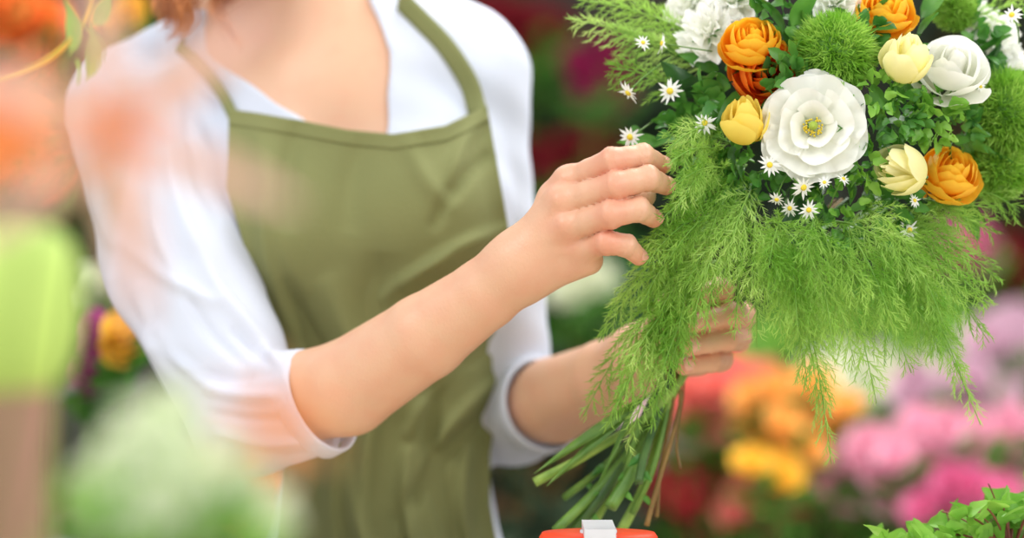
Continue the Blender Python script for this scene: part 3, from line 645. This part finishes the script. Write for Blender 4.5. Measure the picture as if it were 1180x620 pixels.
for i,(x,y,d,r,br) in enumerate(SE):
    fx=(x-690)/70; o_=np.array([rng.uniform(-.009,.009),rng.uniform(-.008,.008),0]); a=P(820+(i*53)%220,230,.03+rng.uniform(-.02,.03))
    m1=P(764+fx*12+rng.uniform(-12,12),466,.043)+[0,o_[1],0]; m2=(m1*.45+P(x,y,d)*.55)+np.array([rng.uniform(-.004,.004),rng.uniform(-.006,.006),-.004])
    pts=catmull([a,grip+o_,m1,m2,P(x,y,d)],8); v,f=tube(pts,np.full(len(pts),r)*np.linspace(.75,1.05,len(pts)),8)
    o=mesh_obj('flower_stem',v-BR,f,SM[br],bq)
    if br in (0,3) and i%2==0:
        q=pts[-9]; v,f=scatter(leaf(1,.3,.3,.2),[q-BR,pts[-5]-BR],[norm([-.7,-.3,-.5]),norm([.5,-.4,-.6])],[.018,.014],[1.,2.]); mesh_obj('side_leaf',v,f,M['leaf'],o)
for x,y,x1,y1 in [(745,455,630,560),(730,470,690,560),(755,450,615,545),(740,480,712,570)]:
    v,f=scatter(leaf(1,.07,.4,.05),[P(x,y,.02)-BR],[norm(P(x1,y1,.02)-P(x,y,.02))],[np.linalg.norm(P(x1,y1,.02)-P(x,y,.02))],[1.]); mesh_obj('blade_leaf',v,f,M['stem'],bq)

# ================================================================= COUNTER THINGS
sp=empty('ribbon_spool',(P(689,620,-.06)[0],-.07,.88),'bright orange-red ribbon spool with white core under the bouquet stems','ribbon spool')
redm=noise_mat('orange_red',(240,66,34),(246,84,46),20,.4); wh=noise_mat('spool_white',(214,216,222),(226,228,234),20,.4)
def arch(rx,ry,z0,z1):
    V,F=lathe([(.012,z0),(rx,z0),(rx+.002,z0+.003),(rx+.002,z1-.003),(rx,z1),(.012,z1)],48); V[:,1]*=ry/rx; return V,F
v,f=arch(.038,.028,.0,.0425); mesh_obj('ribbon_roll',v,f,redm,sp)
v,f=lathe([(.0001,0),(.0125,0),(.0125,.044),(.006,.044),(.006,.036),(.0001,.036)],32); mesh_obj('core',v,f,wh,sp)
v,f=merge([box(-.0105,.0105,-.0305,.028,.0425,.0480),box(-.0105,.0105,-.0325,-.0295,.0,.0480)]); mesh_obj('white_strip',v,f,wh,sp,False)
pp=P(1165,700,-.02); pot=empty('potted_plant',(pp[0],-.02,.88),'small leafy green plant with reddish stems at the right corner of the counter','plant')
v,f=lathe([(.0001,0),(.03,0),(.036,.018),(.038,.018),(.038,.022),(.034,.022),(.032,.016),(.0001,.016)],32); mesh_obj('pot',v,f,noise_mat('pot_grey',(150,146,140),(166,160,152),20,.6),pot)
tubs=[];pos=[];di=[];sc=[]
O=np.array([pp[0],-.02,.88])
redst=noise_mat('red_stem',(120,60,50),(140,90,60),40,.5)
for i in range(34):
    x1=rng.uniform(1000,1240); y1=625-62*min(1,max(0,(x1-1060)/110))+rng.uniform(-8,40); e=P(x1,y1,rng.uniform(-.06,.03)); pts=bez([O+[0,0,.018],(O+e)/2+[0,0,.02],e],12); tubs.append(tube(pts-O,.0008,5))
    for k in (7,9,11,11):
        pos.append(pts[k]-O); di.append(norm([rng.normal(),-.4+rng.normal()*.4,.3+rng.normal()*.6])); sc.append(rng.uniform(.013,.023))
for i in range(5):
    e=P(1085+i*18,rng.uniform(556,595),-.02); pts=bez([O+[0,0,.018],(O+e)/2+[0,0,.02],e],12); tubs.append(tube(pts-O,.0006,5))
v,f=merge(tubs); mesh_obj('stems',v,f,redst,pot)
v,f=scatter(leaf(1,.7,.25,.2,8,1.2),pos,di,sc,rng.random(len(pos))*6); mesh_obj('foliage',v,f,M['leafbright'],pot)

# ================================================================= FOREGROUND (near lens)
VY=-.72; vx=P(-44,500,VY); vase=empty('vase',(vx[0],VY,.88),'brown vase with lime green collar at the left edge','vase')
brown=noise_mat('vase_brown',(168,124,106),(184,140,120),10,.6); lime=noise_mat('lime_fabric',(190,222,104),(206,234,124),10,.7)
zt=P(0,262,VY)[2]-.88; zb=P(0,448,VY)[2]-.88
v,f=lathe([(.0001,0),(.030,0),(.034,.05),(.036,zb),(.036,zt-.006),(.032,zt-.006),(.028,.02),(.0001,.02)],40); mesh_obj('vessel',v,f,brown,vase)
H2=(zt-zb)/2; prof=[(.036+.0125*math.sin(math.pi*k/12)**.5,zb+(zt-zb)*k/12) for k in range(13)]
v,f=lathe(prof,40); mesh_obj('collar',v,f,lime,vase)
VB=np.array([vx[0],VY,.905])
def lily(name,px,py,y,R,axis,spin,mat,src,label,group=None,wd=.34,n=6,curl=.45):
    p=P(px,py,y); parts=[]
    for k in range(n):
        a=2*math.pi*k/n; v,f=leaf(1,wd*(1 if k%2 else .8),.35,curl,10); v=v.copy(); v[:,2]+=.5*v[:,1]; c,s=math.cos(a),math.sin(a)
        parts.append((v@np.array([[c,-s,0],[s,c,0],[0,0,1]]).T,f))
    v,f=merge(parts); t=np.tile(np.repeat(np.linspace(0,1,10),5),n)
    e=empty(name,p,label,'flower',group); rt=mesh_obj('petals',v,f,mat,e,tone=t); place(rt,(0,0,0),axis,R,spin)
    stl=[]
    for k in range(6):
        a=k*1.05+.4; stl.append(tube([(0,0,0),(.12*math.cos(a),.12*math.sin(a),.45),(.2*math.cos(a),.2*math.sin(a),.62),(.24*math.cos(a),.2*math.sin(a),.63)],[.012,.01,.02,.02],5))
    v,f=merge(stl); o=mesh_obj('stamens',v,f,M['orange'],e,tone=np.zeros(len(v))); place(o,(0,0,0),axis,R,spin)
    pts=catmull([src,(src*.55+p*.45)+np.array([0,.02,-.015]),p-norm(axis)*.02,p],8)-p
    v,f=tube(pts,.0016,6); mesh_obj('stem',v,f,M['stem'],e)
    return e
peach=tone_mat('petal_peach',(255,196,150),(252,212,206),transl=.35); orange2=tone_mat('petal_lily_orange',(255,150,60),(255,190,140),transl=.35)
palegreen=tone_mat('petal_palegreen',(214,236,166),(244,248,232),transl=.4)
lily('lily',130,150,-.92,.066,(.25,-.97,-.08),.30,peach,VB,'pale peach lily bloom in front of the white sleeve',wd=.21)
lily('lily',12,165,-.88,.040,(-.2,-.8,.5),.9,orange2,VB,'orange lily bloom at the left edge over the lime collar',wd=.30)
lily('lily',315,490,-.98,.023,(.3,-.8,.5),.1,orange2,np.array([P(180,620,-.82)[0],-.82,.95]),'small orange lily bloom in front of the white cuff',wd=.26)
# pale green plant
pc=P(175,700,-.85); pgp=empty('potted_flower',(pc[0],-.85,.88),'pale green and white flowering plant in the lower left foreground','plant')
v,f=lathe([(.0001,0),(.035,0),(.045,.07),(.048,.07),(.048,.078),(.042,.078),(.04,.06),(.0001,.06)],32); mesh_obj('pot',v,f,wh,pgp)
O=np.array([pc[0],-.85,.88]); v5=merge([(lambda v,f,a:(v@np.array([[math.cos(a),-math.sin(a),0],[math.sin(a),math.cos(a),0],[0,0,1]]).T,f))(*leaf(1,.6,.2,.2,6),a) for a in np.arange(5)*1.257])
pt=None; tubs=[]
for i,(px,py) in enumerate([(110,590),(150,540),(185,500),(205,480),(230,560),(180,575),(265,590),(130,520),(225,520),(285,560),(165,600),(90,560),(250,530),(205,600),(300,600),(195,465),(120,560),(210,540),(165,490),(240,600),(140,610),(270,540),(190,530),(310,585)]):
    y=-.85+rng.uniform(-.05,.05); p=P(px,py,y); tubs.append(tube(bez([O+[0,0,.06],(O+p)/2+[0,0,.02],p],8)-O,.0013,5))
    if pt is None: o=mesh_obj('blossom',v5[0],v5[1],palegreen,pgp,tone=np.tile(np.repeat(np.linspace(0,1,6),5),5)); pt=o
    else: o=pt.copy(); COL.objects.link(o); o.parent=pgp
    place(o,p-O,norm([rng.normal()*.4,-.8,.6]),.013*rng.uniform(.8,1.2),rng.random()*6)
v,f=merge(tubs); mesh_obj('stems',v,f,M['stem'],pgp)
nn=40; pos=[P(rng.uniform(80,290),rng.uniform(560,660),-.85+rng.uniform(-.03,.04))-O for _ in range(nn)]
v,f=scatter(leaf(1,.5,.2,.3),pos,[norm([rng.normal(),-.3+rng.normal()*.4,rng.random()]) for _ in range(nn)],rng.uniform(.012,.022,nn),rng.random(nn)*6); mesh_obj('foliage',v,f,M['leafbright'],pgp)
tw=VB; twg=empty('leafy_twig',tw,'slender twig with fresh green leaves at the upper left','twig')
pts=catmull([VB,P(-110,220,-.5),P(-60,112,-.32),P(0,90,-.25),P(60,65,-.25),P(98,20,-.25),P(110,-40,-.25)],8); v,f=tube(pts-tw,.0014,6); mesh_obj('stem',v,f,M['yellow'],twg,tone=np.zeros(len(v)))
for x,y,dx,dz,L in [(80,55,.1,1,.034),(98,84,.25,1,.034),(86,60,.3,-1,.016),(104,20,.6,.6,.024),(118,64,-.35,1,.026)]:
    v,f=scatter(leaf(1,.6,.25,.15),[P(x,y+8,-.25)-tw],[norm([dx,-.2,dz])],[L],[.5]); mesh_obj('leaf',v,f,M['leafbright'],twg)

# ================================================================= BACKGROUND
def mk_table(name,x0,x1,y0,y1,z,label):
    e=empty(name,((x0+x1)/2,(y0+y1)/2,0),label,'table'); cx,cy=e.location[0],e.location[1]
    v,f=box(x0-cx,x1-cx,y0-cy,y1-cy,z-.03,z); mesh_obj('tabletop',v,f,woodd,e,smooth=False)
    for a in (x0+.03,x1-.07):
        for b_ in (y0+.03,y1-.07):
            v,f=box(a-cx,a+.04-cx,b_-cy,b_+.04-cy,0,z-.03); mesh_obj('leg',v,f,woodd,e,smooth=False)
mk_table('display_table',-.34,1.3,1.05,2.25,.45,'wooden display table with flower buckets behind the bouquet')
mk_table('display_table',-1.25,-.36,.5,1.35,.6,'small wooden table with flower bucket at the left')
mk_table('display_table',-1.5,1.6,2.35,3.2,.72,'long wooden table against the dark wall')
bz=noise_mat('bucket_zinc',(120,124,126),(150,154,156),14,.4)
def bucket(x,y,z,r,h,label):
    v,f=lathe([(.0001,0),(r*.75,0),(r,h),(r+.006,h),(r+.006,h-.008),(r-.004,h-.006),(r*.74,.01),(.0001,.01)],32)
    o=mesh_obj('bucket',v,f,bz); o.location=(x,y,z); tag(o,label,'bucket',None); return o
TC={}
def tc(name,a,b_): TC[name]=tone_mat('petal_'+name,a,b_,transl=.2)
tc('coral',(236,116,108),(248,160,146)); tc('red',(196,50,66),(226,90,98)); tc('amber',(248,170,80),(252,208,120)); tc('pink',(236,150,180),(248,202,218)); tc('palepink',(240,206,210),(250,228,228)); tc('magenta',(218,90,148),(240,144,186)); tc('purple',(184,44,150),(216,90,180)); tc('lilac',(206,160,184),(230,200,214)); tc('darkred',(100,16,28),(146,32,44)); tc('creamy',(216,222,190),(234,236,214)); tc('darkmagenta',(120,16,60),(164,34,90)); tc('gold',(250,196,60),(253,216,90)); tc('orange',(240,128,46),(252,166,86))
LOWR=[(5,.75,[(.5,-.1),(.95,.1),(1.0,.4)],.08),(5,.8,[(.4,.0),(.75,.4),(.65,.7)],.06),(4,.9,[(.25,.0),(.4,.6),(.25,.85)],.04)]
LV,LF,LT=bloom(LOWR,3,6,7)
protoB=None
def bgflower(name,px,py,y,rpx,mat,label,group):
    global protoB
    p=P(px,py,y)
    if protoB is None:
        e=empty(name,p); h=mesh_obj('petals',LV,LF,mat,e,tone=LT)
        v,f=tube([(0,0,0),(.15,0,-.5),(0,0,-1)],.1,5); s_=mesh_obj('stem',v,f,M['stem'],e)
        v,f=scatter(leaf(1,.5,.2,.3),[(0,0,-1.0),(0,0,-1.8),(.02,0,-2.4)],[(1,-.3,.5),(-1,-.2,.5),(.3,-1,.4)],[1.8,1.6,1.7],[0,1,2]); mesh_obj('leaf',v,f,M['leaf'],e)
        protoB=e
    else: e=copy_tree(protoB)
    e.name=name; e.location=tuple(p); r=rpx*S(y)
    base=.72 if y>2.3 else (.6 if y<1.36 and p[0]<-.34 else .45)
    if .5>y: base=.6
    for c in e.children:
        if c.name.startswith('petals'):
            place(c,(0,0,0),norm([rng.normal()*.35,-.7,.55+rng.normal()*.2]),r,rng.random()*6)
            c.material_slots[0].link='OBJECT'; c.material_slots[0].material=mat
        elif c.name.startswith('stem'): c.scale=(r*.5,r*.5,p[2]-base-.012)
        else: c.scale=(r,r,r)
    tag(e,label,'flower',group); return e
CL=[
 ('coral','carnation',850,470,74,38,18,1.55,27,'coral carnation in the bunch behind the bouquet stems'),
 ('red','carnation',850,568,84,44,20,1.55,26,'red carnation low behind the bouquet stems'),
 ('amber','ranunculus',915,480,56,42,14,1.4,23,'amber ranunculus right of the coral carnations'),
 ('coral','dahlia',905,580,60,36,10,1.45,24,'salmon pink dahlia low below the amber ranunculus'),
 ('creamy','rose',1010,440,80,20,9,1.8,30,'cream rose under the hanging fern'),
 ('palepink','rose',782,500,36,70,10,1.7,28,'pale pink rose beside the stems'),
 ('gold','ranunculus',890,540,24,20,5,1.3,22,'golden yellow ranunculus among the red carnations'),
 ('pink','peony',1010,560,60,42,16,1.35,27,'soft pink peony at the lower right'),
 ('lilac','peony',1100,470,50,40,14,1.7,28,'lilac peony at the right'),
 ('pink','dahlia',1085,510,60,28,10,1.35,24,'rose pink dahlia among the lilac peonies'),
 ('magenta','peony',1120,580,60,28,12,1.3,25,'magenta pink peony in the lower right corner'),
 ('pink','peony',1165,520,20,40,6,1.4,26,'pink peony at the right edge'),
 ('lilac','peony',1165,400,22,24,5,1.8,32,'lilac peony high at the right edge'),
 ('darkred','dahlia',1165,315,30,24,5,2.4,26,'dark red dahlia right of the bouquet'),
 ('magenta','dahlia',1110,290,22,14,3,2.4,28,'magenta dahlia peeking out right of the bouquet'),
 ('darkred','dahlia',590,50,60,40,10,2.6,30,'dark red dahlia behind the shoulder'),
 ('darkmagenta','dahlia',695,85,28,30,5,2.5,26,'dark magenta dahlia between shoulder and bouquet'),
 ('darkred','dahlia',655,185,44,22,6,2.55,24,'dark red dahlia above the hand'),
 ('creamy','rose',680,345,24,26,5,2.0,26,'cream rose seen under the wrist'),
 ('orange','dahlia',300,590,44,34,9,1.15,26,'orange dahlia beneath the cuff'),
 ('orange','dahlia',20,60,50,60,8,1.2,36,'orange dahlia in the upper left corner'),
 ('gold','dahlia',140,15,16,12,2,1.0,22,'yellow dahlia left of the hair'),
 ('orange','dahlia',30,180,38,40,5,1.1,34,'orange dahlia at the left edge'),
 ('purple','gerbera',114,412,16,40,10,.54,22,'magenta bloom beside the white sleeve'),
 ('gold','gerbera',140,398,10,16,3,.50,22,'golden bloom beside the white sleeve'),
 ('creamy','gerbera',105,338,16,14,3,.8,20,'white bloom above the magenta ones by the sleeve')]
for (cn,nm,cx,cy,sx,sy,n,y,r,lb) in CL:
    for k in range(n):
        a=k*2.4; q=math.sqrt((k+.5)/n); px=cx+sx*q*math.cos(a)*1.1; py=cy+sy*q*math.sin(a)*1.1
        bgflower(nm,px,py,y+rng.uniform(-.08,.08)*(0 if y<1.3 else 1),r*rng.uniform(.85,1.15),TC[cn],lb,lb.split(' ')[0]+' blooms '+' '.join(lb.split(' ')[2:]))
bks=[(870,1.5,.45,.13,'zinc bucket of coral and red carnations'),(1010,1.55,.45,.10,'zinc bucket under the cream roses'),(1110,1.45,.45,.11,'zinc bucket of pink and lilac peonies')]
for px,y,z,r,lb in bks: bucket(P(px,0,y)[0],y,z,r,.2,lb)
bucket(P(110,0,.7)[0],.7,.6,.09,.22,'zinc bucket of magenta and golden blooms at the left')
def shrub(px,py,y,rx,rz,n,L,mat,label,base):
    c=P(px,py,y); e=empty('potted_shrub',(c[0],y,base),label,'shrub'); O=np.array([c[0],y,base])
    d=rng.normal(size=(n,3)); d/=np.linalg.norm(d,axis=1,keepdims=True); pos=d*rng.uniform(.3,1,size=(n,1))**.6*[rx,rx*.6,rz]+c-O
    v,f=scatter(leaf(1,.45,.2,.3,5),pos,d+rng.normal(size=(n,3))*.6+[0,-.3,.2],rng.uniform(.7,1.2,n)*L,rng.random(n)*6); mesh_obj('foliage',v,f,mat,e)
    tb=[tube(bez([(0,0,.1),(0,0,(c[2]-base)*.6),q],8),.006,5) for q in pos[:14]]; v,f=merge(tb); mesh_obj('branches',v,f,M['stembrown'],e)
    h=.14; v,f=lathe([(.0001,0),(.08,0),(.11,h),(.118,h),(.118,h+.02),(.1,h+.02),(.095,h-.02),(.0001,h-.02)],28); mesh_obj('pot',v,f,bz,e)
vd=noise_mat('leaf_very_dark',(18,36,20),(44,66,36),20,.6)  # very dark green leaf colour for the background shrubs
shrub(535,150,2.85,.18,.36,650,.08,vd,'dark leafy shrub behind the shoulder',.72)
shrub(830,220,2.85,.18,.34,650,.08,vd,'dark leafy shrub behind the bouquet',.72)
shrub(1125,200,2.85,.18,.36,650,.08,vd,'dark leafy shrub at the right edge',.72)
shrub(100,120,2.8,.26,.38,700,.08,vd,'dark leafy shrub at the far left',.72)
shrub(640,390,2.1,.14,.2,420,.07,M['leafdark'],'dark green shrub seen under the wrist',.45)
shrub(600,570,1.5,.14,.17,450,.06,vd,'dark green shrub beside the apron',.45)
shrub(985,430,2.05,.25,.13,600,.05,M['leafbright'],'light green shrub behind the cream roses',.45)

# ================================================================= LIGHT / CAMERA
def area(loc,tgt,size,e,c=(1,1,1)):
    l=bpy.data.lights.new('light','AREA'); l.energy=e; l.size=size; l.color=c; o=bpy.data.objects.new('light',l); COL.objects.link(o); o.location=loc
    o.rotation_euler=(Vector(tgt)-Vector(loc)).to_track_quat('-Z','Y').to_euler()
area((-1.1,-1.0,2.5),(-.05,.1,1.1),1.0,22,(1,.98,.95))
area((1.1,-1.3,2.0),(.25,.0,1.15),1.1,16,(1,.99,.96))
area((.7,.7,2.2),(.5,1.5,.75),1.2,42,(1,.98,.95))
area((-.8,1.4,2.4),(-.2,.2,1.2),1.,12,(1,.98,.94))
w=bpy.data.worlds.new('world'); bpy.context.scene.world=w; w.use_nodes=True; w.node_tree.nodes['Background'].inputs[0].default_value=(.92,.95,1,1); w.node_tree.nodes['Background'].inputs[1].default_value=.76
cd=bpy.data.cameras.new('camera'); cam=bpy.data.objects.new('camera',cd); COL.objects.link(cam); cam.location=(0,-D,CZ); cam.rotation_euler=(math.pi/2,0,0)
cd.lens=85; cd.sensor_width=36; cd.dof.use_dof=True; cd.dof.focus_distance=D-.06; cd.dof.aperture_fstop=2.2; cd.clip_start=.01
bpy.context.scene.camera=cam
bpy.context.scene.view_settings.view_transform='Standard'
